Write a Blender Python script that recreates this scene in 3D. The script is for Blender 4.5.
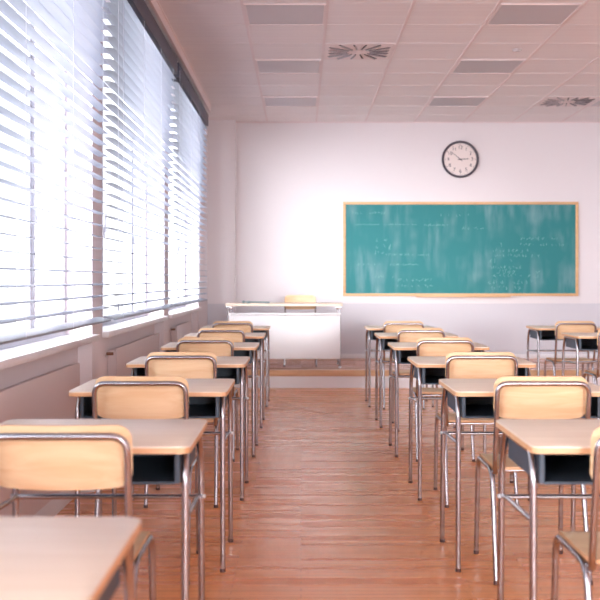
import bpy, bmesh, math, random
from mathutils import Vector, Matrix, Euler

for o in list(bpy.data.objects):
    bpy.data.objects.remove(o)
scene = bpy.context.scene
COL = scene.collection
R = math.radians

# ------------------------------------------------------------------ camera
EYE = 1.2
cam_d = bpy.data.cameras.new('camera')
cam = bpy.data.objects.new('camera', cam_d)
COL.objects.link(cam)
cam.location = (0, 0, EYE)
cam.rotation_euler = (R(90), 0, 0)
cam_d.sensor_width = 36
cam_d.lens = 36 * 1012.5 / 600
cam_d.shift_x = -1 / 600
cam_d.shift_y = -20 / 600
cam_d.clip_start = 0.05
cam_d.dof.use_dof = True
cam_d.dof.focus_distance = 5.6
cam_d.dof.aperture_fstop = 4.2
scene.camera = cam

# ------------------------------------------------------------------ sky and exposure
world = bpy.data.worlds.new('world')
scene.world = world
world.use_nodes = True
wn = world.node_tree
bg = wn.nodes['Background']
# hazy sky: bright overcast, brighter towards the low sun behind the viewer, duller ground below the horizon
SKY, GLOW, GROUND = 1.4, 15.0, 0.9
wg = wn.nodes.new('ShaderNodeTexCoord')
nm = wn.nodes.new('ShaderNodeVectorMath')
nm.operation = 'NORMALIZE'
wn.links.new(wg.outputs['Generated'], nm.inputs[0])
ws = wn.nodes.new('ShaderNodeSeparateXYZ')
wn.links.new(nm.outputs[0], ws.inputs[0])


def wmath(op, a, b, clamp=False):
    n = wn.nodes.new('ShaderNodeMath')
    n.operation = op
    n.use_clamp = clamp
    for i, v in enumerate((a, b)):
        if hasattr(v, 'is_linked'):
            wn.links.new(v, n.inputs[i])
        elif v is not None:
            n.inputs[i].default_value = v
    return n.outputs[0]


def wramp(v, a, b, c, d):
    n = wn.nodes.new('ShaderNodeMapRange')
    n.interpolation_type = 'SMOOTHSTEP'
    wn.links.new(v, n.inputs['Value'])
    for k, q in zip(('From Min', 'From Max', 'To Min', 'To Max'), (a, b, c, d)):
        n.inputs[k].default_value = q
    return n.outputs[0]


elev = wramp(ws.outputs['Z'], -0.06, 0.04, GROUND / SKY, 1.0)
glow = wramp(ws.outputs['Y'], -0.25, -0.95, 1.0, GLOW / SKY)
wn.links.new(wmath('MULTIPLY', wmath('MULTIPLY', elev, glow), SKY), bg.inputs['Strength'])
bg.inputs['Color'].default_value = (0.93, 0.94, 1.0, 1)
scene.view_settings.view_transform = 'Standard'
scene.view_settings.look = 'None'
scene.view_settings.gamma = 1
scene.view_settings.use_curve_mapping = False
scene.view_settings.exposure = 1.05
sun_d = bpy.data.lights.new('sun', 'SUN')
sun_d.energy = 0.65
sun_d.angle = R(6)
sun_d.color = (1.0, 0.97, 0.96)
sun = bpy.data.objects.new('sun', sun_d)
COL.objects.link(sun)
sun.rotation_euler = Vector((-0.09, 1.0, -0.045)).to_track_quat('-Z', 'Y').to_euler()

# room numbers
H = 3.22            # ceiling
WX = -1.18          # pillar face of the window wall
NX = -1.26          # recessed wall under the sills
GX = -1.36          # glass
RX = 4.25           # right wall
YB = 12.95          # board wall
YN = -6.0           # wall behind the camera
WINS = [(-2.95, -0.28), (0.05, 2.75), (3.08, 5.72), (6.02, 8.70), (9.02, 11.62)]  # first two are unseen, built for the daylight they let in
WTOP = 3.08
SILL = 0.857

ADDED_REAR = [(1.0, 2.5), (2.75, 4.1)]     # tall unseen windows behind the viewer, added to brighten the room

# portals: daylight sampling through the window openings
for k, (a, b) in enumerate(WINS):
    l = bpy.data.lights.new('window_portal', 'AREA')
    l.shape = 'RECTANGLE'
    l.size = WTOP - SILL
    l.size_y = b - a
    l.cycles.is_portal = True
    lo = bpy.data.objects.new('window_portal', l)
    COL.objects.link(lo)
    lo.location = (-1.43, (a + b) / 2, (WTOP + SILL) / 2)
    lo.rotation_euler = (0, R(-90), 0)
for a, b in ADDED_REAR:
    l = bpy.data.lights.new('window_portal', 'AREA')
    l.shape = 'RECTANGLE'
    l.size = b - a
    l.size_y = 2.2
    l.cycles.is_portal = True
    lo = bpy.data.objects.new('window_portal', l)
    COL.objects.link(lo)
    lo.location = ((a + b) / 2, YN - 0.15, 1.9)
    lo.rotation_euler = (R(90), 0, 0)


# ------------------------------------------------------------------ materials
def srgb(c):
    return tuple(((v / 255) / 12.92 if v / 255 <= 0.04045 else ((v / 255 + 0.055) / 1.055) ** 2.4) for v in c) + (1,)


def mat(name, rgb, rough=0.5, metal=0.0, spec=0.5, coat=0.0, noise=0.0, nscale=8.0):
    m = bpy.data.materials.new(name)
    m.use_nodes = True
    nt = m.node_tree
    b = nt.nodes['Principled BSDF']
    b.inputs['Base Color'].default_value = srgb(rgb)
    b.inputs['Roughness'].default_value = rough
    b.inputs['Metallic'].default_value = metal
    b.inputs['Specular IOR Level'].default_value = spec
    b.inputs['Coat Weight'].default_value = coat
    tc = nt.nodes.new('ShaderNodeTexCoord')
    n = nt.nodes.new('ShaderNodeTexNoise')
    n.inputs['Scale'].default_value = nscale
    n.inputs['Detail'].default_value = 4
    nt.links.new(tc.outputs['Object'], n.inputs['Vector'])
    mr = nt.nodes.new('ShaderNodeMapRange')
    mr.inputs['From Min'].default_value = 0.3
    mr.inputs['From Max'].default_value = 0.7
    mr.inputs['To Min'].default_value = 1 - noise
    mr.inputs['To Max'].default_value = 1 + noise
    nt.links.new(n.outputs['Fac'], mr.inputs['Value'])
    mx = nt.nodes.new('ShaderNodeMix')
    mx.data_type = 'RGBA'
    mx.blend_type = 'MULTIPLY'
    mx.inputs[0].default_value = 1
    mx.inputs[6].default_value = srgb(rgb)
    nt.links.new(mr.outputs['Result'], mx.inputs[7])
    nt.links.new(mx.outputs[2], b.inputs['Base Color'])
    return m


def wood(name, c1, c2, rough=0.4, scale=(1.2, 14, 14), coat=0.0):
    m = bpy.data.materials.new(name)
    m.use_nodes = True
    nt = m.node_tree
    b = nt.nodes['Principled BSDF']
    b.inputs['Roughness'].default_value = rough
    b.inputs['Coat Weight'].default_value = coat
    tc = nt.nodes.new('ShaderNodeTexCoord')
    oi = nt.nodes.new('ShaderNodeObjectInfo')
    ad = nt.nodes.new('ShaderNodeVectorMath')
    ad.operation = 'ADD'
    sc = nt.nodes.new('ShaderNodeVectorMath')
    sc.operation = 'SCALE'
    sc.inputs['Scale'].default_value = 7.0
    cb = nt.nodes.new('ShaderNodeCombineXYZ')
    nt.links.new(oi.outputs['Random'], cb.inputs[0])
    nt.links.new(oi.outputs['Random'], cb.inputs[2])
    nt.links.new(cb.outputs[0], sc.inputs[0])
    nt.links.new(tc.outputs['Object'], ad.inputs[0])
    nt.links.new(sc.outputs[0], ad.inputs[1])
    mp = nt.nodes.new('ShaderNodeMapping')
    mp.inputs['Scale'].default_value = scale
    nt.links.new(ad.outputs[0], mp.inputs['Vector'])
    n = nt.nodes.new('ShaderNodeTexNoise')
    n.inputs['Scale'].default_value = 2.2
    n.inputs['Detail'].default_value = 8
    n.inputs['Distortion'].default_value = 0.8
    nt.links.new(mp.outputs[0], n.inputs['Vector'])
    r = nt.nodes.new('ShaderNodeValToRGB')
    r.color_ramp.elements[0].position = 0.35
    r.color_ramp.elements[0].color = srgb(c1)
    r.color_ramp.elements[1].position = 0.68
    r.color_ramp.elements[1].color = srgb(c2)
    nt.links.new(n.outputs['Fac'], r.inputs[0])
    nt.links.new(r.outputs[0], b.inputs['Base Color'])
    return m


M = {}
M['ply'] = wood('birch_plywood', (228, 186, 142), (238, 204, 164), 0.42)
M['ply_edge'] = wood('plywood_edge', (212, 158, 112), (224, 178, 138), 0.5)
M['top'] = wood('laminate_top', (230, 210, 188), (238, 220, 200), 0.38)
M['chrome'] = mat('chrome', (176, 172, 176), 0.26, 1.0)
M['cap'] = mat('rubber_cap', (92, 62, 56), 0.6)
M['box'] = mat('slate_blue_steel', (64, 76, 90), 0.45, 0.0, 0.5, 0, 0.04)
M['bolt'] = mat('bolt_cap', (225, 225, 228), 0.3, 0.3)
M['white'] = mat('white_paint', (238, 234, 236), 0.55, 0, 0.3)
M['white_gloss'] = mat('white_laminate', (242, 240, 242), 0.35)
M['frame_white'] = mat('window_plastic', (226, 228, 236), 0.4)
M['slat'] = mat('slat_aluminium', (150, 158, 175), 0.45, 0.0, 0.5)
M['rail'] = mat('rail_grey', (84, 88, 104), 0.45, 0.3)
M['slat_rail'] = mat('bottom_rail_grey', (140, 146, 160), 0.4)
M['cord'] = mat('cord', (200, 205, 215), 0.8)
M['sill'] = mat('sill_stone', (232, 226, 228), 0.3, 0, 0.5, 0, 0.02, 30)
M['radiator'] = mat('radiator_enamel', (222, 208, 208), 0.4)
M['valve'] = mat('valve_brass', (150, 110, 90), 0.4, 0.6)
M['panel'] = mat('light_diffuser', (204, 196, 200), 0.5)
M['dark'] = mat('vent_dark', (70, 62, 64), 0.8)
M['clock_rim'] = mat('clock_rim', (72, 66, 78), 0.35)
M['clock_face'] = mat('clock_face', (240, 226, 222), 0.5)
M['clock_ink'] = mat('clock_ink', (80, 70, 76), 0.6)
M['frame_wood'] = wood('board_frame_wood', (222, 176, 128), (236, 194, 148), 0.45)
M['nosing'] = wood('platform_nosing', (206, 158, 120), (222, 178, 140), 0.4)
M['chalk'] = mat('chalk', (132, 184, 182), 0.9)
M['tool'] = mat('grey_green_plastic', (110, 132, 134), 0.4)


def wall_mat():
    m = mat('wall_paint', (240, 228, 232), 0.6, 0, 0.3)
    nt = m.node_tree
    b = nt.nodes['Principled BSDF']
    g = nt.nodes.new('ShaderNodeNewGeometry')
    s = nt.nodes.new('ShaderNodeSeparateXYZ')
    nt.links.new(g.outputs['Position'], s.inputs[0])
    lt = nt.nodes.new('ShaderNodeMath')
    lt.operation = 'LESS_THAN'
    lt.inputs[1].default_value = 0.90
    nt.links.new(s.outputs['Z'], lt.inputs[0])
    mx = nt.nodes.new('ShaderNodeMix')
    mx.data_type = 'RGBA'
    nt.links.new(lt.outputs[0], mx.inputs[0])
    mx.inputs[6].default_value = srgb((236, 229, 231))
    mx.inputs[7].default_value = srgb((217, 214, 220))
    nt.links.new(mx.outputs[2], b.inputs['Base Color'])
    return m


M['wall'] = wall_mat()
M['plain'] = mat('plain_wall_paint', (232, 222, 224), 0.6, 0, 0.3)
M['ceil_white'] = mat('grid_bar', (238, 222, 222), 0.6)


def ceil_mat():
    m = mat('ceiling_tile', (214, 198, 198), 0.8, 0, 0.2)
    nt = m.node_tree
    b = nt.nodes['Principled BSDF']
    tc = nt.nodes.new('ShaderNodeTexCoord')
    mp = nt.nodes.new('ShaderNodeMapping')
    mp.inputs['Scale'].default_value = (0.3, 22, 1)
    nt.links.new(tc.outputs['Object'], mp.inputs['Vector'])
    n = nt.nodes.new('ShaderNodeTexNoise')
    n.inputs['Scale'].default_value = 1.5
    n.inputs['Detail'].default_value = 3
    nt.links.new(mp.outputs[0], n.inputs['Vector'])
    r = nt.nodes.new('ShaderNodeValToRGB')
    r.color_ramp.elements[0].position = 0.3
    r.color_ramp.elements[0].color = srgb((240, 231, 232))
    r.color_ramp.elements[1].position = 0.7
    r.color_ramp.elements[1].color = srgb((246, 238, 238))
    nt.links.new(n.outputs['Fac'], r.inputs[0])
    nt.links.new(r.outputs[0], b.inputs['Base Color'])
    return m


M['ceiling'] = ceil_mat()


def floor_mat(name, c1, c2, c3, pw=0.93, ph=0.042):
    m = bpy.data.materials.new(name)
    m.use_nodes = True
    nt = m.node_tree
    b = nt.nodes['Principled BSDF']
    tc = nt.nodes.new('ShaderNodeTexCoord')
    br = nt.nodes.new('ShaderNodeTexBrick')
    br.offset = 0.29
    br.offset_frequency = 2
    br.inputs['Scale'].default_value = 1
    br.inputs['Brick Width'].default_value = pw
    br.inputs['Row Height'].default_value = ph
    br.inputs['Mortar Size'].default_value = 0.0012
    br.inputs['Mortar Smooth'].default_value = 0.3
    br.inputs['Color1'].default_value = srgb(c1)
    br.inputs['Color2'].default_value = srgb(c2)
    br.inputs['Mortar'].default_value = srgb(c3)
    nt.links.new(tc.outputs['Object'], br.inputs['Vector'])
    mp = nt.nodes.new('ShaderNodeMapping')
    mp.inputs['Scale'].default_value = (0.5, 12, 1)
    nt.links.new(tc.outputs['Object'], mp.inputs['Vector'])
    n = nt.nodes.new('ShaderNodeTexNoise')
    n.inputs['Scale'].default_value = 2.5
    n.inputs['Detail'].default_value = 7
    n.inputs['Distortion'].default_value = 0.5
    nt.links.new(mp.outputs[0], n.inputs['Vector'])
    mr = nt.nodes.new('ShaderNodeMapRange')
    mr.inputs['From Min'].default_value = 0.3
    mr.inputs['From Max'].default_value = 0.7
    mr.inputs['To Min'].default_value = 0.84
    mr.inputs['To Max'].default_value = 1.10
    nt.links.new(n.outputs['Fac'], mr.inputs['Value'])
    mx = nt.nodes.new('ShaderNodeMix')
    mx.data_type = 'RGBA'
    mx.blend_type = 'MULTIPLY'
    mx.inputs[0].default_value = 1
    nt.links.new(br.outputs['Color'], mx.inputs[6])
    nt.links.new(mr.outputs['Result'], mx.inputs[7])
    nt.links.new(mx.outputs[2], b.inputs['Base Color'])
    rr = nt.nodes.new('ShaderNodeMapRange')
    rr.inputs['From Min'].default_value = 0.3
    rr.inputs['From Max'].default_value = 0.7
    rr.inputs['To Min'].default_value = 0.15
    rr.inputs['To Max'].default_value = 0.38
    b2 = nt.nodes.new('ShaderNodeTexBrick')
    b2.offset = 0.29
    b2.inputs['Scale'].default_value = 1
    b2.inputs['Brick Width'].default_value = pw
    b2.inputs['Row Height'].default_value = ph
    b2.inputs['Mortar Size'].default_value = 0.0
    b2.inputs['Color1'].default_value = (0.36, 0.36, 0.36, 1)
    b2.inputs['Color2'].default_value = (0.62, 0.62, 0.62, 1)
    nt.links.new(tc.outputs['Object'], b2.inputs['Vector'])
    nt.links.new(b2.outputs['Color'], rr.inputs['Value'])
    nt.links.new(rr.outputs[0], b.inputs['Roughness'])
    bp = nt.nodes.new('ShaderNodeBump')
    bp.inputs['Strength'].default_value = 0.02
    bp.inputs['Distance'].default_value = 0.002
    nt.links.new(n.outputs['Fac'], bp.inputs['Height'])
    nt.links.new(bp.outputs[0], b.inputs['Normal'])
    return m


M['floor'] = floor_mat('laminate_planks', (247, 170, 112), (238, 154, 98), (186, 114, 74))
M['platform'] = floor_mat('platform_planks', (226, 166, 138), (216, 154, 126), (175, 118, 94))


def glass_mat():
    m = bpy.data.materials.new('window_glass')
    m.use_nodes = True
    nt = m.node_tree
    nt.nodes.remove(nt.nodes['Principled BSDF'])
    out = nt.nodes['Material Output']
    t = nt.nodes.new('ShaderNodeBsdfTransparent')
    t.inputs[0].default_value = (0.97, 0.98, 0.98, 1)
    g = nt.nodes.new('ShaderNodeBsdfGlossy')
    g.inputs['Roughness'].default_value = 0.03
    mx = nt.nodes.new('ShaderNodeMixShader')
    mx.inputs[0].default_value = 0.03
    nt.links.new(t.outputs[0], mx.inputs[1])
    nt.links.new(g.outputs[0], mx.inputs[2])
    nt.links.new(mx.outputs[0], out.inputs[0])
    return m


M['glass'] = glass_mat()


def board_mat():
    m = bpy.data.materials.new('green_chalkboard')
    m.use_nodes = True
    nt = m.node_tree
    b = nt.nodes['Principled BSDF']
    b.inputs['Roughness'].default_value = 0.6
    b.inputs['Specular IOR Level'].default_value = 0.3
    tc = nt.nodes.new('ShaderNodeTexCoord')

    def streak(scale, det, lo, hi, sx, sz):
        mp = nt.nodes.new('ShaderNodeMapping')
        mp.inputs['Scale'].default_value = (sx, 1, sz)
        nt.links.new(tc.outputs['Object'], mp.inputs['Vector'])
        n = nt.nodes.new('ShaderNodeTexNoise')
        n.inputs['Scale'].default_value = scale
        n.inputs['Detail'].default_value = det
        nt.links.new(mp.outputs[0], n.inputs['Vector'])
        mr = nt.nodes.new('ShaderNodeMapRange')
        mr.inputs['From Min'].default_value = lo
        mr.inputs['From Max'].default_value = hi
        nt.links.new(n.outputs['Fac'], mr.inputs['Value'])
        return mr.outputs[0]
    a = streak(1.0, 5, 0.42, 0.75, 9, 1.6)
    c = streak(1.0, 2, 0.40, 0.62, 2.2, 2.4)
    mu = nt.nodes.new('ShaderNodeMath')
    mu.operation = 'MULTIPLY'
    nt.links.new(a, mu.inputs[0])
    nt.links.new(c, mu.inputs[1])
    mx = nt.nodes.new('ShaderNodeMix')
    mx.data_type = 'RGBA'
    nt.links.new(mu.outputs[0], mx.inputs[0])
    mx.inputs[6].default_value = srgb((50, 132, 135))
    mx.inputs[7].default_value = srgb((122, 164, 170))
    nt.links.new(mx.outputs[2], b.inputs['Base Color'])
    return m


M['board'] = board_mat()


# ------------------------------------------------------------------ mesh helpers
def shade(me, angle=35):
    for p in me.polygons:
        p.use_smooth = True
    try:
        me.set_sharp_from_angle(angle=R(angle))
    except Exception:
        pass


def link(name, bm, mats, parent=None, smooth=True):
    bmesh.ops.recalc_face_normals(bm, faces=bm.faces)
    me = bpy.data.meshes.new(name)
    bm.to_mesh(me)
    bm.free()
    for m in (mats if isinstance(mats, (list, tuple)) else [mats]):
        me.materials.append(m)
    if smooth:
        shade(me)
    o = bpy.data.objects.new(name, me)
    COL.objects.link(o)
    if parent:
        o.parent = parent
    return o


def box(bm, x0, x1, y0, y1, z0, z1, bev=0.0, seg=2):
    vs = [bm.verts.new((x, y, z)) for x in (x0, x1) for y in (y0, y1) for z in (z0, z1)]
    fs = [(0, 1, 3, 2), (4, 6, 7, 5), (0, 4, 5, 1), (2, 3, 7, 6), (0, 2, 6, 4), (1, 5, 7, 3)]
    faces = [bm.faces.new([vs[i] for i in f]) for f in fs]
    if bev > 0:
        es = list({e for f in faces for e in f.edges})
        bmesh.ops.bevel(bm, geom=es, offset=bev, segments=seg, affect='EDGES', profile=0.5)
    return bm


def fillet(pts, r, n=6):
    pts = [Vector(p) for p in pts]
    out = [pts[0]]
    for i in range(1, len(pts) - 1):
        p, a, b = pts[i], pts[i - 1], pts[i + 1]
        da, db = (a - p), (b - p)
        ri = r[i - 1] if isinstance(r, (list, tuple)) else r
        t = min(ri, da.length * 0.49, db.length * 0.49)
        A = p + da.normalized() * t
        B = p + db.normalized() * t
        for k in range(n + 1):
            s = k / n
            out.append((1 - s) ** 2 * A + 2 * (1 - s) * s * p + s * s * B)
    out.append(pts[-1])
    return out


def tube(bm, pts, rad, seg=12, caps=True):
    pts = [Vector(p) for p in pts]
    rings = []
    t0 = (pts[1] - pts[0]).normalized()
    up = Vector((0, 0, 1)) if abs(t0.z) < 0.9 else Vector((1, 0, 0))
    nrm = (up - t0 * up.dot(t0)).normalized()
    for i, p in enumerate(pts):
        if i == 0:
            t = t0
        elif i == len(pts) - 1:
            t = (pts[i] - pts[i - 1]).normalized()
        else:
            t = ((pts[i + 1] - p).normalized() + (p - pts[i - 1]).normalized()).normalized()
        nrm = (nrm - t * nrm.dot(t)).normalized()
        bn = t.cross(nrm)
        rings.append([bm.verts.new(p + (nrm * math.cos(2 * math.pi * k / seg) + bn * math.sin(2 * math.pi * k / seg)) * rad) for k in range(seg)])
    for a, b in zip(rings, rings[1:]):
        for k in range(seg):
            bm.faces.new((a[k], a[(k + 1) % seg], b[(k + 1) % seg], b[k]))
    if caps:
        bm.faces.new(rings[0])
        bm.faces.new(list(reversed(rings[-1])))
    return bm


def disc(bm, c, axis, rad, th, seg=32, bev=0):
    """a closed cylinder centred at c, along axis"""
    q = Vector(axis).to_track_quat('Z', 'Y').to_matrix().to_4x4()
    r = bmesh.ops.create_cone(bm, cap_ends=True, segments=seg, radius1=rad, radius2=rad, depth=th,
                              matrix=Matrix.Translation(Vector(c)) @ q)
    if bev:
        es = {e for v in r['verts'] for e in v.link_edges if len(e.link_faces) == 2 and e.calc_face_angle(0) > 1}
        bmesh.ops.bevel(bm, geom=list(es), offset=bev, segments=3, affect='EDGES', profile=0.5)
    return bm


def panel(bm, w, h, r, th, fn, nx=28, ny=8, side_mat=0):
    """rounded-corner sheet of size w x h; fn(u, v) -> (point, normal)"""
    xs = []
    for i in range(nx + 1):
        s = -math.cos(math.pi * i / nx)
        xs.append(s * w / 2 * (1 if abs(s) < 1 else 1))
    xs = sorted(set(round(x, 6) for x in xs))
    fr, bk = [], []
    for x in xs:
        d = abs(x) - (w / 2 - r)
        hh = h / 2 if d <= 0 else h / 2 - r + math.sqrt(max(r * r - d * d, 0))
        f, b = [], []
        for j in range(ny + 1):
            v = hh * (2 * j / ny - 1)
            p, n = fn(x, v)
            p, n = Vector(p), Vector(n).normalized()
            f.append(bm.verts.new(p + n * th / 2))
            b.append(bm.verts.new(p - n * th / 2))
        fr.append(f)
        bk.append(b)
    for i in range(len(xs) - 1):
        for j in range(ny):
            bm.faces.new((fr[i][j], fr[i + 1][j], fr[i + 1][j + 1], fr[i][j + 1]))
            bm.faces.new((bk[i][j], bk[i][j + 1], bk[i + 1][j + 1], bk[i + 1][j]))
    loop = [(i, 0) for i in range(len(xs))] + [(len(xs) - 1, j) for j in range(1, ny + 1)] + \
           [(i, ny) for i in range(len(xs) - 2, -1, -1)] + [(0, j) for j in range(ny - 1, 0, -1)]
    for a, b in zip(loop, loop[1:] + loop[:1]):
        f = bm.faces.new((fr[a[0]][a[1]], bk[a[0]][a[1]], bk[b[0]][b[1]], fr[b[0]][b[1]]))
        f.material_index = side_mat
    return bm


def rslab(bm, x0, x1, y0, y1, z0, z1, r, bev=0.003, side_mat=1, seg=6):
    pts = []
    for cx, cy, a0 in ((x1 - r, y1 - r, 0), (x0 + r, y1 - r, 90), (x0 + r, y0 + r, 180), (x1 - r, y0 + r, 270)):
        for k in range(seg + 1):
            a = R(a0 + 90 * k / seg)
            pts.append((cx + r * math.cos(a), cy + r * math.sin(a)))
    lo = [bm.verts.new((x, y, z0)) for x, y in pts]
    hi = [bm.verts.new((x, y, z1)) for x, y in pts]
    n = len(pts)
    ft = bm.faces.new(hi)
    bm.faces.new(list(reversed(lo)))
    for i in range(n):
        f = bm.faces.new((lo[i], lo[(i + 1) % n], hi[(i + 1) % n], hi[i]))
        f.material_index = side_mat
    bmesh.ops.bevel(bm, geom=list(ft.edges), offset=bev, segments=2, affect='EDGES', profile=0.5)
    return bm


def BM():
    return bmesh.new()


def empty(name, loc=(0, 0, 0), rz=0):
    o = bpy.data.objects.new(name, None)
    o.empty_display_size = 0.1
    COL.objects.link(o)
    o.location = loc
    o.rotation_euler = (0, 0, rz)
    return o


def tag(o, label, cat, group=None):
    o['label'] = label
    o['category'] = cat
    if group:
        o['group'] = group
    return o


def struct(o):
    o['kind'] = 'structure'
    return o


def copy_tree(o, parent=None):
    c = o.copy()
    COL.objects.link(c)
    c.parent = parent
    for ch in list(o.children):
        copy_tree(ch, c)
    return c


# ------------------------------------------------------------------ the room
bm = BM()
box(bm, -1.5, RX + 0.2, YN - 0.2, YB + 0.2, -0.15, 0)
struct(link('floor', bm, M['floor'], smooth=False))

bm = BM()
box(bm, -1.5, RX + 0.2, YN - 0.2, YB + 0.2, H, H + 0.15)
ceiling = struct(link('ceiling', bm, M['ceiling'], smooth=False))
# T-bars of the suspended ceiling
GX0 = -0.43
bm = BM()
k = 0
x = GX0
while x < RX:
    box(bm, x - 0.011, x + 0.011, YN, YB, H - 0.006, H + 0.002)
    x += 0.625
link('ceiling_grid', bm, M['ceil_white'], ceiling, smooth=False)
bm = BM()
GY0 = 12.38
y = GY0
while y > YN:
    box(bm, -1.04, RX, y - 0.003, y + 0.003, H - 0.002, H + 0.001)
    y -= 0.625
link('cross_bars', bm, M['ceiling'], ceiling, smooth=False)
# fascia along the window side and edge trims
bm = BM()
box(bm, -1.064, -1.044, YN, 11.72, 3.140, H - 0.0005)
box(bm, -1.044, -1.034, YN, 11.72, H - 0.007, H - 0.0005)
box(bm, -0.83, RX, YB - 0.02, YB - 0.0005, H - 0.012, H - 0.0005)
struct(link('trim_1', bm, M['ceil_white'], smooth=False))

# window wall
bm = BM()
box(bm, -1.5, NX, YN - 0.2, YB + 0.2, 0.0, SILL)                       # recessed wall under the sills
edges = [YN - 0.2] + [v for w in WINS for v in w] + [YB + 0.2]
for a, b in zip(edges[0::2], edges[1::2]):                             # pillars
    box(bm, NX, WX, a, b, 0.0, SILL)
    box(bm, -1.5, WX, a, b, SILL, WTOP)
box(bm, -1.5, WX, YN - 0.2, YB + 0.2, WTOP, H)                         # above the windows
bmesh.ops.remove_doubles(bm, verts=bm.verts, dist=0.0001)
struct(link('wall_left', bm, M['plain'], smooth=False))

bm = BM()
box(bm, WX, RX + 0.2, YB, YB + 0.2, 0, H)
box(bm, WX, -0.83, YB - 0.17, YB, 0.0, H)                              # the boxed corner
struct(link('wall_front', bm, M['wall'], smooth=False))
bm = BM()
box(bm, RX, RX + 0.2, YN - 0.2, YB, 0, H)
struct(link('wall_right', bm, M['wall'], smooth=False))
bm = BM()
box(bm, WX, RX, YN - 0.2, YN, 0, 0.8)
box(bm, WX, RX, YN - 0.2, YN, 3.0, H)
re_ = [WX] + [v for w in ADDED_REAR for v in w] + [RX]
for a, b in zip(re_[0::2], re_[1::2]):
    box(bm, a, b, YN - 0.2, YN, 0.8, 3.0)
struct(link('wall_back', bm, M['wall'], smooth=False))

# windows
for i, (a, b) in enumerate(WINS[1:] if False else WINS):
    root = struct(empty('window_%d' % (i + 1), (GX, (a + b) / 2, SILL)))
    hw = (b - a) / 2
    top = WTOP - SILL
    bm = BM()
    box(bm, -0.03, 0.03, -hw, -hw + 0.06, 0.03, top, 0.004)
    box(bm, -0.03, 0.03, hw - 0.06, hw, 0.03, top, 0.004)
    box(bm, -0.03, 0.03, -hw + 0.06, hw - 0.06, 0.03, 0.10, 0.004)
    box(bm, -0.03, 0.03, -hw + 0.06, hw - 0.06, top - 0.07, top, 0.004)
    link('window_frame', bm, M['frame_white'], root)
    for m_ in (-hw + 0.72, hw - 0.72):
        bm = BM()
        box(bm, -0.035, 0.035, m_ - 0.05, m_ + 0.05, 0.10, top - 0.07, 0.006)
        box(bm, 0.030, 0.040, m_ - 0.004, m_ + 0.004, 0.11, top - 0.08)
        mu = link('mullion', bm, M['frame_white'], root)
        bm = BM()
        box(bm, 0.035, 0.048, m_ + 0.012, m_ + 0.042, 0.62, 0.70, 0.004)
        box(bm, 0.046, 0.064, m_ + 0.016, m_ + 0.038, 0.66, 0.79, 0.006)
        link('window_handle', bm, M['frame_white'], mu)
    bm = BM()
    box(bm, -0.003, 0.003, -hw + 0.05, hw - 0.05, 0.09, top - 0.06)
    link('pane', bm, M['glass'], root, smooth=False)
    # sill board
    bm = BM()
    box(bm, GX + 0.03 - GX, WX - GX, -hw, hw, 0.0, 0.036)
    box(bm, WX - GX, -1.14 - GX, -hw - 0.015, hw + 0.015, 0.0, 0.036, 0.006)
    link('window_sill', bm, M['sill'], root)

for i, (a, b) in enumerate(ADDED_REAR):  # unseen rear windows, added to let extra daylight in
    root = struct(empty('window_%d' % (len(WINS) + i + 1), ((a + b) / 2, YN - 0.1, 0.8)))
    hw = (b - a) / 2
    bm = BM()
    box(bm, -hw, -hw + 0.06, -0.03, 0.03, 0, 2.2, 0.004)
    box(bm, hw - 0.06, hw, -0.03, 0.03, 0, 2.2, 0.004)
    box(bm, -hw + 0.06, hw - 0.06, -0.03, 0.03, 0, 0.06, 0.004)
    box(bm, -hw + 0.06, hw - 0.06, -0.03, 0.03, 2.14, 2.2, 0.004)
    link('window_frame', bm, M['frame_white'], root)
    bm = BM()
    box(bm, -hw + 0.05, hw - 0.05, -0.003, 0.003, 0.05, 2.15)
    link('pane', bm, M['glass'], root, smooth=False)

# lower wall skirting
bm = BM()
for a, b in WINS:
    box(bm, NX, NX + 0.012, a, b, 0, 0.10, 0.002)
for a, b in zip(edges[0::2], edges[1::2]):
    box(bm, WX, WX + 0.012, max(a, YN), min(b, 11.25), 0, 0.10, 0.002)
struct(link('baseboard_left', bm, M['white']))

# platform under the board
PF, PH = 11.25, 0.20
bm = BM()
box(bm, WX + 0.0, RX, PF + 0.012, YB, 0.0, PH - 0.002)
plat = struct(link('platform', bm, M['platform'], smooth=False))
bm = BM()
box(bm, WX, RX, PF - 0.012, PF + 0.05, PH - 0.068, PH, 0.006)
link('nosing', bm, M['nosing'], plat)
bm = BM()
box(bm, WX, RX, PF, PF + 0.012, 0.0, PH - 0.068)
link('riser', bm, M['white'], plat, smooth=False)
bm = BM()
box(bm, -0.83, RX, YB - 0.015, YB, PH - 0.002, PH + 0.055, 0.003)
struct(link('baseboard_front', bm, M['white']))

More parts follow.
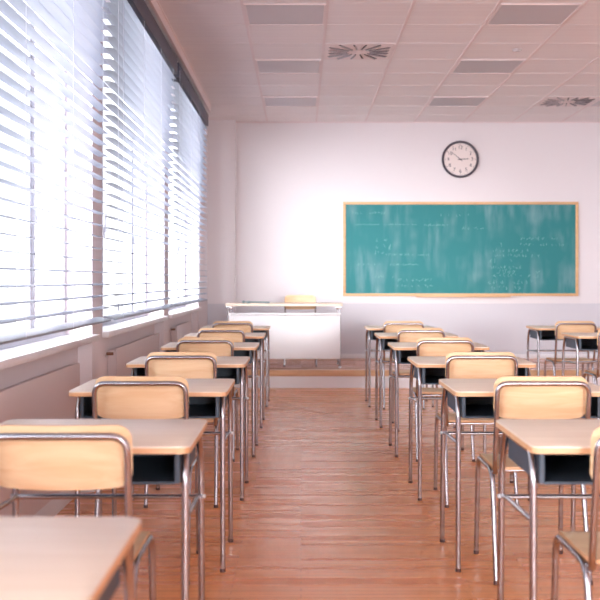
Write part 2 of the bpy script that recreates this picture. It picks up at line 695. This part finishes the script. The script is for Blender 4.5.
# ------------------------------------------------------------------ radiators
RADS = [(3.35, 5.50, 'white panel radiator under the nearest window, partly hidden by the closest desks'),
        (6.60, 8.58, 'white panel radiator under the middle window, brown valve at its near end'),
        (9.80, 11.05, 'smallest looking white radiator, under the far window beside the platform')]
for a, b, lab in RADS:
    root = tag(empty('radiator', (-1.205, (a + b) / 2, 0.14)), lab, 'radiator', 'radiators under the windows')
    hw = (b - a) / 2
    bm = BM()
    box(bm, -0.004, 0.004, -hw, hw, 0, 0.612, 0.003)
    link('front_panel', bm, M['radiator'], root)
    bm = BM()
    box(bm, -0.050, -0.008, -hw + 0.02, hw - 0.02, 0.02, 0.585, 0.004)
    link('water_panel', bm, M['radiator'], root)
    bm = BM()
    yy = -hw + 0.02
    box(bm, -0.052, -0.004, -hw, -hw + 0.012, 0.01, 0.60)
    box(bm, -0.052, -0.004, hw - 0.012, hw, 0.01, 0.60)
    for q in range(2):
        box(bm, -0.052 + 0.03 * q, -0.040 + 0.03 * q, -hw + 0.012, hw - 0.012, 0.592, 0.600)
    link('top_grille', bm, M['radiator'], root)
    bm = BM()
    tube(bm, [(-0.045, -hw + 0.02, 0.575), (-0.045, -hw - 0.13, 0.575)], 0.006)
    link('pipe', bm, M['radiator'], root)
    bm = BM()
    disc(bm, (-0.018, -hw - 0.12, 0.588), (1, 0, 0), 0.010, 0.045, 20, 0.003)
    link('valve', bm, M['valve'], root)

# ------------------------------------------------------------------ venetian blinds
BL = [(-0.06, 2.79, 'grey venetian blind beside the viewer, unseen, added to dim the near desks'),  # unseen blind, added to cut window light on the nearest desks
      (2.92, 5.77, 'largest grey venetian blind over the nearest window, cut by the left edge'),
      (5.90, 8.80, 'grey venetian blind over the middle window, between two wall pillars'),
      (8.92, 11.74, 'farthest grey venetian blind, next to the front corner of the room')]
XS0, XS1 = -1.150, -1.082


def slat_points(z, tilt, cy):
    """cross-section of one crowned slat"""
    cx = (XS0 + XS1) / 2
    w = (XS1 - XS0)
    pts = []
    for k in range(7):
        s = k / 6 - 0.5
        crown = 0.005 * (1 - (2 * s) ** 2)
        x, zz = s * w, crown
        ct, st = math.cos(tilt), math.sin(tilt)
        pts.append((cx + x * ct + zz * st, z - x * st + zz * ct))
    return pts


for i, (a, b, lab) in enumerate(BL):
    root = tag(empty('venetian_blind', (0, a, 0)), lab, 'blind', 'venetian blinds on the window wall')
    L = b - a
    bm = BM()
    box(bm, -1.158, -1.074, 0, L, 2.985, 3.118, 0.004)
    hr = link('headrail', bm, M['rail'], root)
    bm = BM()
    rng = random.Random(5 + i)
    z = 1.045
    nseg = 8
    zs = []
    while z < 2.97:
        zs.append(z)
        z += 0.0655
    for z in zs:
        tilt = R(5.5 + rng.uniform(-2.0, 2.0))
        tw = R(rng.uniform(-1.2, 1.2))
        dz = rng.uniform(-0.0015, 0.0015)
        prev = None
        for s in range(nseg + 1):
            y = 0.006 + (L - 0.012) * s / nseg
            ring = [bm.verts.new((px, y, pz + dz)) for px, pz in slat_points(z, tilt + tw * (s / nseg - 0.5), y)]
            ring2 = [bm.verts.new((v.co.x, y, v.co.z - 0.0009)) for v in reversed(ring)]
            ring = ring + ring2
            if prev:
                for q in range(len(ring)):
                    bm.faces.new((prev[q], prev[(q + 1) % len(ring)], ring[(q + 1) % len(ring)], ring[q]))
            else:
                bm.faces.new(ring)
            prev = ring
        bm.faces.new(list(reversed(prev)))
    link('slats', bm, M['slat'], root)
    bm = BM()
    ct, st = math.cos(R(13)), math.sin(R(13))
    vs = []
    for y in (0.0, L):
        ring = []
        for (sx, sz) in ((-0.035, -0.005), (0.035, -0.005), (0.035, 0.005), (-0.035, 0.005)):
            ring.append(bm.verts.new((-1.117 + sx * ct + sz * st, y, 0.978 - sx * st + sz * ct)))
        vs.append(ring)
    bm.faces.new(vs[0])
    bm.faces.new(list(reversed(vs[1])))
    for q in range(4):
        bm.faces.new((vs[0][q], vs[0][(q + 1) % 4], vs[1][(q + 1) % 4], vs[1][q]))
    link('bottom_rail', bm, M['slat_rail'], root)
    for y in (0.25, L * 0.37, L * 0.66, L - 0.25):
        bm = BM()
        tube(bm, [(XS1 + 0.003, y, 0.97), (XS1 + 0.003, y, 3.035)], 0.0013, 6)
        tube(bm, [(XS0 - 0.003, y, 0.985), (XS0 - 0.003, y, 3.035)], 0.0013, 6)
        link('ladder_cord', bm, M['cord'], root)
    bm = BM()
    tube(bm, [(-1.070, 0.03, 1.06), (-1.070, 0.03, 3.05)], 0.0014, 6)
    pc = link('pull_cord', bm, M['cord'], root)
    bm = BM()
    tube(bm, [(-1.070, 0.03, 1.02), (-1.070, 0.03, 1.04), (-1.070, 0.03, 1.06)], 0.004, 8)
    link('cord_tassel', bm, M['slat_rail'], pc)

# ------------------------------------------------------------------ ceiling fittings
CL = [((-0.43, 7.38), 'grey unlit light panel in the ceiling above the left desks, nearest of its line'),
      ((-0.43, 9.255), 'grey unlit light panel above the left desks, middle one of its line'),
      ((-0.43, 11.13), 'grey unlit light panel above the teacher desk, farthest of its line'),
      ((1.445, 7.38), 'largest dark grey light panel at the upper right of the ceiling'),
      ((1.445, 9.255), 'unlit light panel in the right line, midway towards the clock'),
      ((1.445, 11.13), 'unlit light panel in the ceiling closest to the wall clock'),
      ((3.32, 11.13), 'light panel beside the far air vent, cut by the right edge')]
proto = None
for (x, y), lab in CL:
    if proto is None:
        root = proto = empty('ceiling_light')
        bm = BM()
        a, b = 0.012, 0.613
        for (p, q, r_, s) in ((a, b, a, a + 0.014), (a, b, b - 0.014, b), (a, a + 0.014, a + 0.014, b - 0.014), (b - 0.014, b, a + 0.014, b - 0.014)):
            box(bm, p, q, r_, s, -0.010, -0.0005)
        link('light_frame', bm, M['ceil_white'], root, smooth=False)
        bm = BM()
        box(bm, a + 0.014, b - 0.014, a + 0.014, b - 0.014, -0.006, -0.0005)
        link('diffuser', bm, M['panel'], root, smooth=False)
    else:
        root = copy_tree(proto)
    root.location = (x, y, H)
    tag(root, lab, 'ceiling light', 'square light panels in the ceiling')

VT = [((0.195, 8.63), 'square swirl air vent in the ceiling above the centre aisle'),
      ((2.695, 11.13), 'square swirl air vent farther right, near the board wall')]
proto = None
for (x, y), lab in VT:
    if proto is None:
        root = proto = empty('air_vent')
        bm = BM()
        box(bm, -0.30, 0.30, -0.30, 0.30, -0.006, -0.0005, 0.002)
        link('vent_plate', bm, M['ceil_white'], root, smooth=False)
        bm = BM()
        n = 16
        for k in range(n):
            a = 2 * math.pi * (k + 0.5) / n
            d = Vector((math.cos(a), math.sin(a), 0))
            rmax = 0.265 / max(abs(d.x), abs(d.y))
            rmax = min(rmax, 0.33)
            c = Vector((-d.y, d.x, 0))
            p0, p1 = d * 0.10, d * rmax
            w0, w1 = 0.005, 0.007
            vs = []
            for zz in (-0.0085, -0.0055):
                vs.append([bm.verts.new(v + Vector((0, 0, zz))) for v in (p0 - c * w0, p1 - c * w1, p1 + c * w1, p0 + c * w0)])
            bm.faces.new(vs[0])
            bm.faces.new(list(reversed(vs[1])))
            for q in range(4):
                bm.faces.new((vs[0][q], vs[0][(q + 1) % 4], vs[1][(q + 1) % 4], vs[1][q]))
        link('slots', bm, M['dark'], root, smooth=False)
        bm = BM()
        for k in range(n):
            a = 2 * math.pi * k / n + math.pi / n
            d = Vector((math.cos(a), math.sin(a), 0))
            rmax = min(0.265 / max(abs(d.x), abs(d.y)), 0.33)
            c = Vector((-d.y, d.x, 0))
            p0, p1 = d * 0.105, d * (rmax - 0.01)
            q0, q1 = p0 + c * 0.007, p1 + c * 0.010
            v = [bm.verts.new(q0 + Vector((0, 0, -0.0087))), bm.verts.new(q1 + Vector((0, 0, -0.0087))),
                 bm.verts.new(q1 - c * 0.008 + Vector((0, 0, -0.020))), bm.verts.new(q0 - c * 0.008 + Vector((0, 0, -0.020)))]
            f = bm.faces.new(v)
            r_ = bmesh.ops.solidify(bm, geom=[f], thickness=0.001)
        link('vanes', bm, M['panel'], root, smooth=False)
        bm = BM()
        disc(bm, (0, 0, -0.009), (0, 0, 1), 0.045, 0.006, 24, 0.002)
        link('centre_cap', bm, M['ceil_white'], root)
    else:
        root = copy_tree(proto)
    root.location = (x + 0.3125, y + 0.3125, H)
    tag(root, lab, 'air vent', 'swirl air vents in the ceiling')

# small round detector
root = tag(empty('smoke_detector', (1.89, 8.86, H)), 'small pale round detector on the ceiling between two right light panels', 'smoke detector')
bm = BM()
disc(bm, (0, 0, -0.005), (0, 0, 1), 0.045, 0.008, 28, 0.003)
link('detector_base', bm, M['panel'], root)
bm = BM()
disc(bm, (0, 0, -0.014), (0, 0, 1), 0.032, 0.010, 28, 0.004)
link('detector_cap', bm, M['panel'], root)

# ------------------------------------------------------------------ wall clock
CX, CZ, CR = 2.034, 2.741, 0.237
root = tag(empty('wall_clock', (CX, YB, CZ)), 'round white wall clock with dark grey rim above the chalkboard, reading ten to three', 'clock')
bm = BM()
prof = [(CR - 0.004, 0), (CR, -0.010), (CR, -0.030), (CR - 0.010, -0.040), (CR - 0.022, -0.038), (CR - 0.030, -0.024), (CR - 0.031, -0.010), (CR - 0.031, 0)]
seg = 72
rings = [[bm.verts.new((r_ * math.cos(2 * math.pi * k / seg), y, r_ * math.sin(2 * math.pi * k / seg))) for k in range(seg)] for r_, y in prof]
for a, b in zip(rings, rings[1:] + rings[:1]):
    for k in range(seg):
        bm.faces.new((a[k], a[(k + 1) % seg], b[(k + 1) % seg], b[k]))
link('rim', bm, M['clock_rim'], root)
bm = BM()
disc(bm, (0, -0.010, 0), (0, 1, 0), CR - 0.029, 0.016, 72)
link('dial', bm, M['clock_face'], root, smooth=False)
bm = BM()


def add_text(bm, s, size, x, z, y):
    cu = bpy.data.curves.new('t', 'FONT')
    cu.body = s
    cu.size = size
    cu.align_x = 'CENTER'
    cu.align_y = 'CENTER'
    cu.extrude = 0.0008
    ob = bpy.data.objects.new('t', cu)
    COL.objects.link(ob)
    dg = bpy.context.evaluated_depsgraph_get()
    me = bpy.data.meshes.new_from_object(ob.evaluated_get(dg))
    me.transform(Matrix.Translation((x, y, z)) @ Matrix.Rotation(R(90), 4, 'X'))
    bm.from_mesh(me)
    bpy.data.objects.remove(ob)
    bpy.data.curves.remove(cu)
    bpy.data.meshes.remove(me)


for k in range(1, 13):
    a = R(90 - 30 * k)
    bm = BM()
    add_text(bm, str(k), 0.062, 0.152 * math.cos(a), 0.152 * math.sin(a), -0.0192)
    link('numeral', bm, M['clock_ink'], root, smooth=False)
bm = BM()
for k in range(60):
    a = R(6 * k)
    l0 = 0.184 if k % 5 == 0 else 0.193
    w = 0.0028 if k % 5 == 0 else 0.001
    d = Vector((math.cos(a), 0, math.sin(a)))
    c = Vector((-d.z, 0, d.x)) * w
    vs = [d * l0 - c, d * 0.199 - c, d * 0.199 + c, d * l0 + c]
    f = bm.faces.new([bm.verts.new(v + Vector((0, -0.0185, 0))) for v in vs])
    bmesh.ops.solidify(bm, geom=[f], thickness=0.0008)
link('minute_marks', bm, M['clock_ink'], root, smooth=False)


def hand(name, ang, ln, w, yy):
    bm = BM()
    a = R(90 - ang)
    d = Vector((math.cos(a), 0, math.sin(a)))
    c = Vector((-d.z, 0, d.x))
    pts = [-d * 0.03 - c * w, d * ln * 0.9 - c * w * 0.7, d * ln, d * ln * 0.9 + c * w * 0.7, -d * 0.03 + c * w]
    lo = [bm.verts.new(p + Vector((0, yy, 0))) for p in pts]
    hi = [bm.verts.new(p + Vector((0, yy - 0.002, 0))) for p in pts]
    bm.faces.new(lo)
    bm.faces.new(list(reversed(hi)))
    for q in range(5):
        bm.faces.new((lo[q], lo[(q + 1) % 5], hi[(q + 1) % 5], hi[q]))
    link(name, bm, M['clock_ink'], root, smooth=False)


hand('hour_hand', 86.5, 0.115, 0.0052, -0.0215)
hand('minute_hand', 309.5, 0.160, 0.0038, -0.0245)
bm = BM()
disc(bm, (0, -0.023, 0), (0, 1, 0), 0.010, 0.012, 20, 0.002)
link('hand_hub', bm, M['clock_ink'], root)

# ------------------------------------------------------------------ chalkboard
BX0, BX1, BZ0, BZ1 = 0.537, 3.540, 0.995, 2.198
root = tag(empty('chalkboard', ((BX0 + BX1) / 2, YB, BZ0)), 'wide green chalkboard in a light wooden frame on the front wall', 'chalkboard')
W_, H_ = BX1 - BX0, BZ1 - BZ0
bm = BM()
box(bm, -W_ / 2 + 0.02, W_ / 2 - 0.02, -0.018, -0.001, 0.02, H_ - 0.02)
bo = link('board_surface', bm, M['board'], root, smooth=False)
t = 0.034
for (a, b, c, d) in ((-W_ / 2, W_ / 2, 0, t), (-W_ / 2, W_ / 2, H_ - t, H_), (-W_ / 2, -W_ / 2 + t, t, H_ - t), (W_ / 2 - t, W_ / 2, t, H_ - t)):
    bm = BM()
    box(bm, a, b, -0.034, -0.001, c, d, 0.004)
    link('frame_bar', bm, M['frame_wood'], root)
bm = BM()
tx0, tx1 = 1.47 - (BX0 + BX1) / 2, 2.66 - (BX0 + BX1) / 2
box(bm, tx0, tx1, -0.095, -0.034, -0.012, -0.002, 0.003)
box(bm, tx0, tx1, -0.099, -0.090, -0.012, 0.010, 0.003)
box(bm, tx0, tx1, -0.034, -0.001, -0.012, -0.001)
link('chalk_tray', bm, M['frame_wood'], root)
# faint chalk handwriting: small strokes in lines, as illegible as in the photograph
rng = random.Random(11)
ox = -(W_ / 2)


def scribble(bm, px0, px1, py, hpx, dens=1.0):
    """a line of small hand-made strokes; positions given as metres on the board"""
    x = px0
    while x < px1:
        w = hpx * rng.uniform(0.5, 0.9)
        if rng.random() < dens:
            n = rng.randint(3, 5)
            pts = []
            for q in range(n):
                pts.append(Vector((x + w * rng.random(), -0.0188, py + hpx * (rng.random() - 0.5))))
            for p, q in zip(pts, pts[1:]):
                d = (q - p)
                if d.length < 0.004:
                    continue
                d.normalize()
                c = Vector((-d.z, 0, d.x)) * 0.0017
                f = bm.faces.new([bm.verts.new(v) for v in (p - c, q - c, q + c, p + c)])
                f.normal_update()
                if f.normal.y > 0:
                    f.normal_flip()
        x += w * 1.25
    return bm


def BXY(px, py):
    return ((px - 301) * (YB - 0.02) / 1012.5 - BX0 + ox, EYE + (280 - py) * (YB - 0.02) / 1012.5 - BZ0)


writing = [(352, 384, 213, 3.2, .7), (354, 378, 224.5, 1.6, .9), (384, 416, 224.5, 1.6, .9), (424, 450, 225, 2, .9),
           (375, 386, 240, 5, .6), (376, 388, 247, 6, .8), (374, 384, 253, 5, .7), (386, 414, 254.5, 2.2, .8), (418, 430, 255, 2.2, .8),
           (352, 382, 264.5, 2, .6), (388, 418, 264.5, 2, .8), (368, 392, 276.5, 3.5, .7), (398, 432, 280, 3.5, .8), (397, 432, 286, 3.5, .8),
           (462, 484, 228, 3, .8), (496, 512, 236, 7, .7), (520, 556, 238.5, 3.4, .9), (520, 564, 244.5, 3.2, .9), (500, 506, 245, 5, .9),
           (492, 528, 250.5, 5, .9), (494, 540, 255.5, 3.6, .9), (488, 510, 261, 5, .9), (490, 520, 267, 3.5, .9), (496, 512, 272, 6, .9),
           (490, 530, 276, 4, .7), (528, 538, 276, 5, .9), (488, 530, 282, 4.5, .8), (490, 528, 288, 5, .8), (440, 470, 215, 3, .5), (536, 540, 272, 3, .9)]
for a, b, y, h, dn in writing:
    x0, z = BXY(a, y)
    x1, _ = BXY(b, y)
    bm = scribble(BM(), x0, x1, z, h * 0.0128, dn)
    if len(bm.faces):
        link('chalk_line', bm, M['chalk'], bo, smooth=False)

# ------------------------------------------------------------------ student desk
TOP_Z = 0.75


def make_desk():
    """origin on the floor between the near legs; +Y faces the board"""
    root = empty('school_desk')
    bm = BM()
    rslab(bm, -0.321, 0.321, -0.085, 0.455, TOP_Z - 0.020, TOP_Z, 0.028, 0.004, 1)
    link('desktop', bm, [M['top'], M['ply_edge']], root)
    # open steel book box
    bm = BM()
    z0, z1 = 0.634, 0.7295
    x0, x1, y0, y1, t = -0.284, 0.284, -0.004, 0.415, 0.004
    box(bm, x0, x1, y0, y1, z0, z0 + t)
    box(bm, x0, x0 + t, y0, y1, z0 + t, z1)
    box(bm, x1 - t, x1, y0, y1, z0 + t, z1)
    box(bm, x0 + t, x1 - t, y1 - t, y1, z0 + t, z1)
    box(bm, x0 + t, x1 - t, y0, y1 - t, z1 - 0.002, z1)
    for s in (-1, 1):      # folded front flanges
        xa, xb = sorted((s * 0.285, s * 0.270))
        box(bm, xa, xb, y0 - 0.010, y0 + 0.006, z0, z1, 0.003)
    box(bm, -0.270, 0.270, y0 - 0.006, y0 + 0.004, z0 - 0.002, z0 + 0.006, 0.002)
    link('book_box', bm, M['box'], root, smooth=False)
    for s in (-1, 1):
        X = s * 0.299
        for near in (True, False):
            bm = BM()
            ym = 0.20
            if near:
                pts = [(X, 0.0, 0.012), (X, 0.0, 0.66), (X * 0.985, 0.040, 0.7185), (X * 0.985, ym, 0.7185)]
            else:
                pts = [(X, 0.473, 0.012), (X, 0.438, 0.62), (X * 0.985, 0.400, 0.7185), (X * 0.985, ym, 0.7185)]
            tube(bm, fillet(pts, [0.05, 0.03], 6), 0.0110, 14)
            lg = link('leg', bm, M['chrome'], root)
            bm = BM()
            c = pts[0]
            tube(bm, [(c[0], c[1], 0.0), (c[0], c[1], 0.014)], 0.0116, 14)
            link('foot_cap', bm, M['cap'], lg)
        bm = BM()
        tube(bm, fillet([(X, 0.004, 0.522), (X * 0.97, 0.03, 0.518), (X * 0.97, 0.41, 0.507), (X, 0.443, 0.505)], 0.02), 0.0080, 10)
        link('side_bar', bm, M['chrome'], root)
        bm = BM()
        disc(bm, (X * 1.02, 0.438, 0.505), (s, -0.5, 0), 0.007, 0.016, 16, 0.002)
        link('bolt', bm, M['bolt'], root)
    bm = BM()
    tube(bm, [(-0.294, 0.444, 0.502), (0.294, 0.444, 0.502)], 0.0085, 10)
    link('cross_bar', bm, M['chrome'], root)
    return root


def make_chair():
    """origin on the floor below the back frame; +Y faces the board"""
    root = empty('school_chair')
    # plywood back, ends curling forward
    bm = BM()

    def fb(u, v):
        k = 0.034 / (0.19 ** 2)
        lean = -0.10 * v
        y = 0.020 + k * u * u + lean
        return (u, y, 0.736 + v + 0.006 * (1 - (u / 0.19) ** 2) * (-1 if v < 0 else 0.3)), (-2 * k * u, 1, 0.10)
    panel(bm, 0.370, 0.164, 0.040, 0.011, fb, 32, 8, 1)
    br = link('backrest', bm, [M['ply'], M['ply_edge']], root)
    # back frame: inverted U, running down and under the seat
    bm = BM()
    W = 0.180
    pts = [(-W + 0.006, 0.16, 0.425), (-W + 0.006, 0.075, 0.425), (-W, 0.052, 0.47), (-W, -0.002, 0.793), (W, -0.002, 0.793), (W, 0.052, 0.47),
           (W - 0.006, 0.075, 0.425), (W - 0.006, 0.16, 0.425)]
    tube(bm, fillet(pts, [0.02, 0.04, 0.045, 0.045, 0.04, 0.02], 7), 0.0100, 14)
    link('back_frame', bm, M['chrome'], root)
    # seat
    bm = BM()

    def fs(u, v):
        y = 0.245 + v
        dish = -0.008 * math.cos(math.pi * min(1, abs(u) / 0.19) / 2) * 1.0
        roll = -0.030 * max(0, (v - 0.12) / 0.07) ** 2
        return (u, y, 0.4495 + dish * (1 - abs(v) / 0.25) + roll), (0, 0, 1)
    panel(bm, 0.366, 0.375, 0.045, 0.011, fs, 24, 16, 1)
    link('seat', bm, [M['ply'], M['ply_edge']], root)
    for s in (-1, 1):
        X = s * 0.181
        for rear in (True, False):
            bm = BM()
            if rear:
                pts = [(X * 1.02, 0.005, 0.012), (X, 0.105, 0.430), (X, 0.24, 0.432)]
            else:
                pts = [(X * 1.02, 0.460, 0.012), (X, 0.430, 0.430), (X, 0.24, 0.432)]
            tube(bm, fillet(pts, [0.055], 8), 0.0105, 14)
            lg = link('leg', bm, M['chrome'], root)
            bm = BM()
            c = Vector(pts[0])
            d = (Vector(pts[1]) - c).normalized()
            tube(bm, [c - d * 0.011, c + d * 0.004], 0.0111, 14)
            link('foot_cap', bm, M['cap'], lg)
    bm = BM()
    tube(bm, [(-0.180, 0.15, 0.424), (0.180, 0.15, 0.424)], 0.0085, 10)
    tube(bm, [(-0.180, 0.36, 0.424), (0.180, 0.36, 0.424)], 0.0085, 10)
    link('seat_support', bm, M['chrome'], root)
    return root


P0, STEP = 4.166, 1.347
CHAIR_DY = -0.186
LEFT, RIGHT, FAR = -0.621, 0.946, 2.540
desk_spots = []
order = ['nearest the viewer', 'second from the viewer', 'third from the viewer', 'fourth from the viewer', 'fifth from the viewer', 'sixth from the viewer', 'last one before the platform']
for k in range(-2, 5):
    lab = {-2: 'closest desk at the bottom left corner, mostly its pale wooden top in view',
           -1: 'second desk of the window side row, behind the largest left chair back',
           0: 'third desk of the window side row, dark book box below its wooden top',
           1: 'fourth desk of the window side row, between the third and fifth desks',
           2: 'fifth desk of the window side row, halfway hidden by chair backs',
           3: 'sixth desk of the window side row, second from the teacher desk',
           4: 'frontmost desk of the window side row, right before the teacher desk'}[k]
    desk_spots.append((LEFT, k, lab))
for k in range(-1, 5):
    lab = {-1: 'largest desk right of the aisle, whole left side and open dark box in view',
           0: 'second nearest desk right of the aisle, wooden top above open dark box',
           1: 'third nearest desk right of the aisle, partly behind a chair back',
           2: 'fourth nearest desk right of the aisle, below the left half of the chalkboard',
           3: 'second desk from the front in the row right of the aisle',
           4: 'frontmost desk of the row right of the aisle, beside the teacher desk'}[k]
    desk_spots.append((RIGHT, k, lab))
desk_spots.append((FAR, 3, 'nearer of two small desks at the far right, cut by the right edge'))
desk_spots.append((FAR, 4, 'frontmost desk at the far right below the chalkboard corner'))
chair_spots = []
for k in range(-1, 5):
    lab = {-1: 'largest chair on the left, wide plywood back cut by the left edge',
           0: 'second nearest plywood chair of the window side row, whole back in view',
           1: 'third nearest plywood chair of the window side row',
           2: 'fourth nearest plywood chair of the window side row, under the sill of the far window',
           3: 'fifth plywood chair of the window side row, one before the front chair',
           4: 'front chair of the window side row, smallest back on the left'}[k]
    chair_spots.append((LEFT, k, lab))
for k in range(-1, 5):
    lab = {-1: 'chair cut by the right edge, seat corner and chrome legs at bottom right',
           0: 'large chair with full plywood back at the right, pushed under its desk',
           1: 'plywood chair right of the aisle, just left of the large full chair back',
           2: 'plywood chair right of the aisle, third one back from the platform',
           3: 'second chair from the front in the row right of the aisle',
           4: 'front chair of the row right of the aisle, smallest back of that row'}[k]
    chair_spots.append((RIGHT, k, lab))
chair_spots.append((FAR, 3, 'chair at the far right edge, only a sliver of back and legs visible'))
chair_spots.append((FAR, 4, 'small plywood chair at the far right before the wall, whole back in view'))

desk0 = make_desk()
for i, (x, k, lab) in enumerate(desk_spots):
    o = desk0 if i == 0 else copy_tree(desk0)
    o.location = (x, P0 + STEP * k, 0)
    g = {LEFT: 'school desks in the window side row', RIGHT: 'school desks right of the aisle', FAR: 'school desks at the far right'}[x]
    tag(o, lab, 'desk', g)
chair0 = make_chair()
for i, (x, k, lab) in enumerate(chair_spots):
    o = chair0 if i == 0 else copy_tree(chair0)
    o.location = (x + (-0.012 if x < 0 else 0.007), P0 + STEP * k + CHAIR_DY, 0)
    g = {LEFT: 'school chairs in the window side row', RIGHT: 'school chairs right of the aisle', FAR: 'school chairs at the far right'}[x]
    tag(o, lab, 'chair', g)
tc_ = copy_tree(chair0)
tc_.location = (-0.008, 12.13, PH)
tc_.rotation_euler = (0, 0, math.pi)
tc_.name = 'teacher_chair'
del tc_['group']
tag(tc_, 'pale plywood chair behind the white teacher desk, facing the class', 'chair')

# ------------------------------------------------------------------ teacher's desk
TX0, TX1, TY0, TY1 = -0.855, 0.470, 11.43, 12.04
root = tag(empty('teacher_desk', ((TX0 + TX1) / 2, TY0, PH)), 'wide white teacher desk with metal legs and front panel on the platform', 'desk')
hw = (TX1 - TX0) / 2
D = TY1 - TY0
bm = BM()
rslab(bm, -hw, hw, 0, D, 0.705, 0.733, 0.012, 0.003, 1)
link('desktop', bm, [M['top'], M['top']], root)
bm = BM()
box(bm, -hw + 0.045, hw - 0.025, 0.030, 0.046, 0.108, 0.600, 0.003)
box(bm, -hw + 0.040, hw - 0.020, 0.004, 0.046, 0.604, 0.628, 0.004)
link('modesty_panel', bm, M['white_gloss'], root)
for s in (-1, 1):
    for yy in (0.05, D - 0.05):
        bm = BM()
        x = s * (hw - 0.030)
        tube(bm, [(x, yy + 0.012, 0.014), (x, yy + 0.012, 0.706)], 0.0125, 12)
        lg = link('leg', bm, M['chrome'], root)
        bm = BM()
        disc(bm, (x, yy + 0.012, 0.009), (0, 0, 1), 0.017, 0.018, 16, 0.003)
        link('foot_cap', bm, M['white'], lg)
    bm = BM()
    x = s * (hw - 0.030)
    tube(bm, [(x, 0.06, 0.690), (x, D - 0.04, 0.690)], 0.011, 12)
    tube(bm, [(x, 0.06, 0.200), (x, D - 0.04, 0.200)], 0.009, 12)
    link('side_rail', bm, M['chrome'], root)
    bm = BM()
    xa, xb = sorted((s * (hw - 0.008), s * (hw - 0.075)))
    box(bm, xa, xb, 0.02, 0.036, 0.672, 0.7045, 0.003)
    link('bracket', bm, M['chrome'], root)

# folded tool on the teacher's desk
root = tag(empty('board_compass', (-0.66, 11.62, PH + 0.733)), 'slim grey-green folded tool lying on the left end of the teacher desk', 'drawing compass')
bm = BM()
tube(bm, [(0.0, 0.0, 0.016), (0.30, 0.03, 0.011)], 0.007, 10)
link('arm', bm, M['tool'], root)
bm = BM()
tube(bm, [(0.0, 0.0, 0.016), (0.30, -0.02, 0.009)], 0.007, 10)
link('arm', bm, M['tool'], root)
bm = BM()
disc(bm, (0.0, 0.0, 0.016), (0, 1, 0), 0.016, 0.034, 20, 0.003)
link('hinge', bm, M['tool'], root)
bm = BM()
box(bm, 0.04, 0.075, -0.018, 0.020, 0.0, 0.026, 0.004)
link('clamp', bm, M['tool'], root)
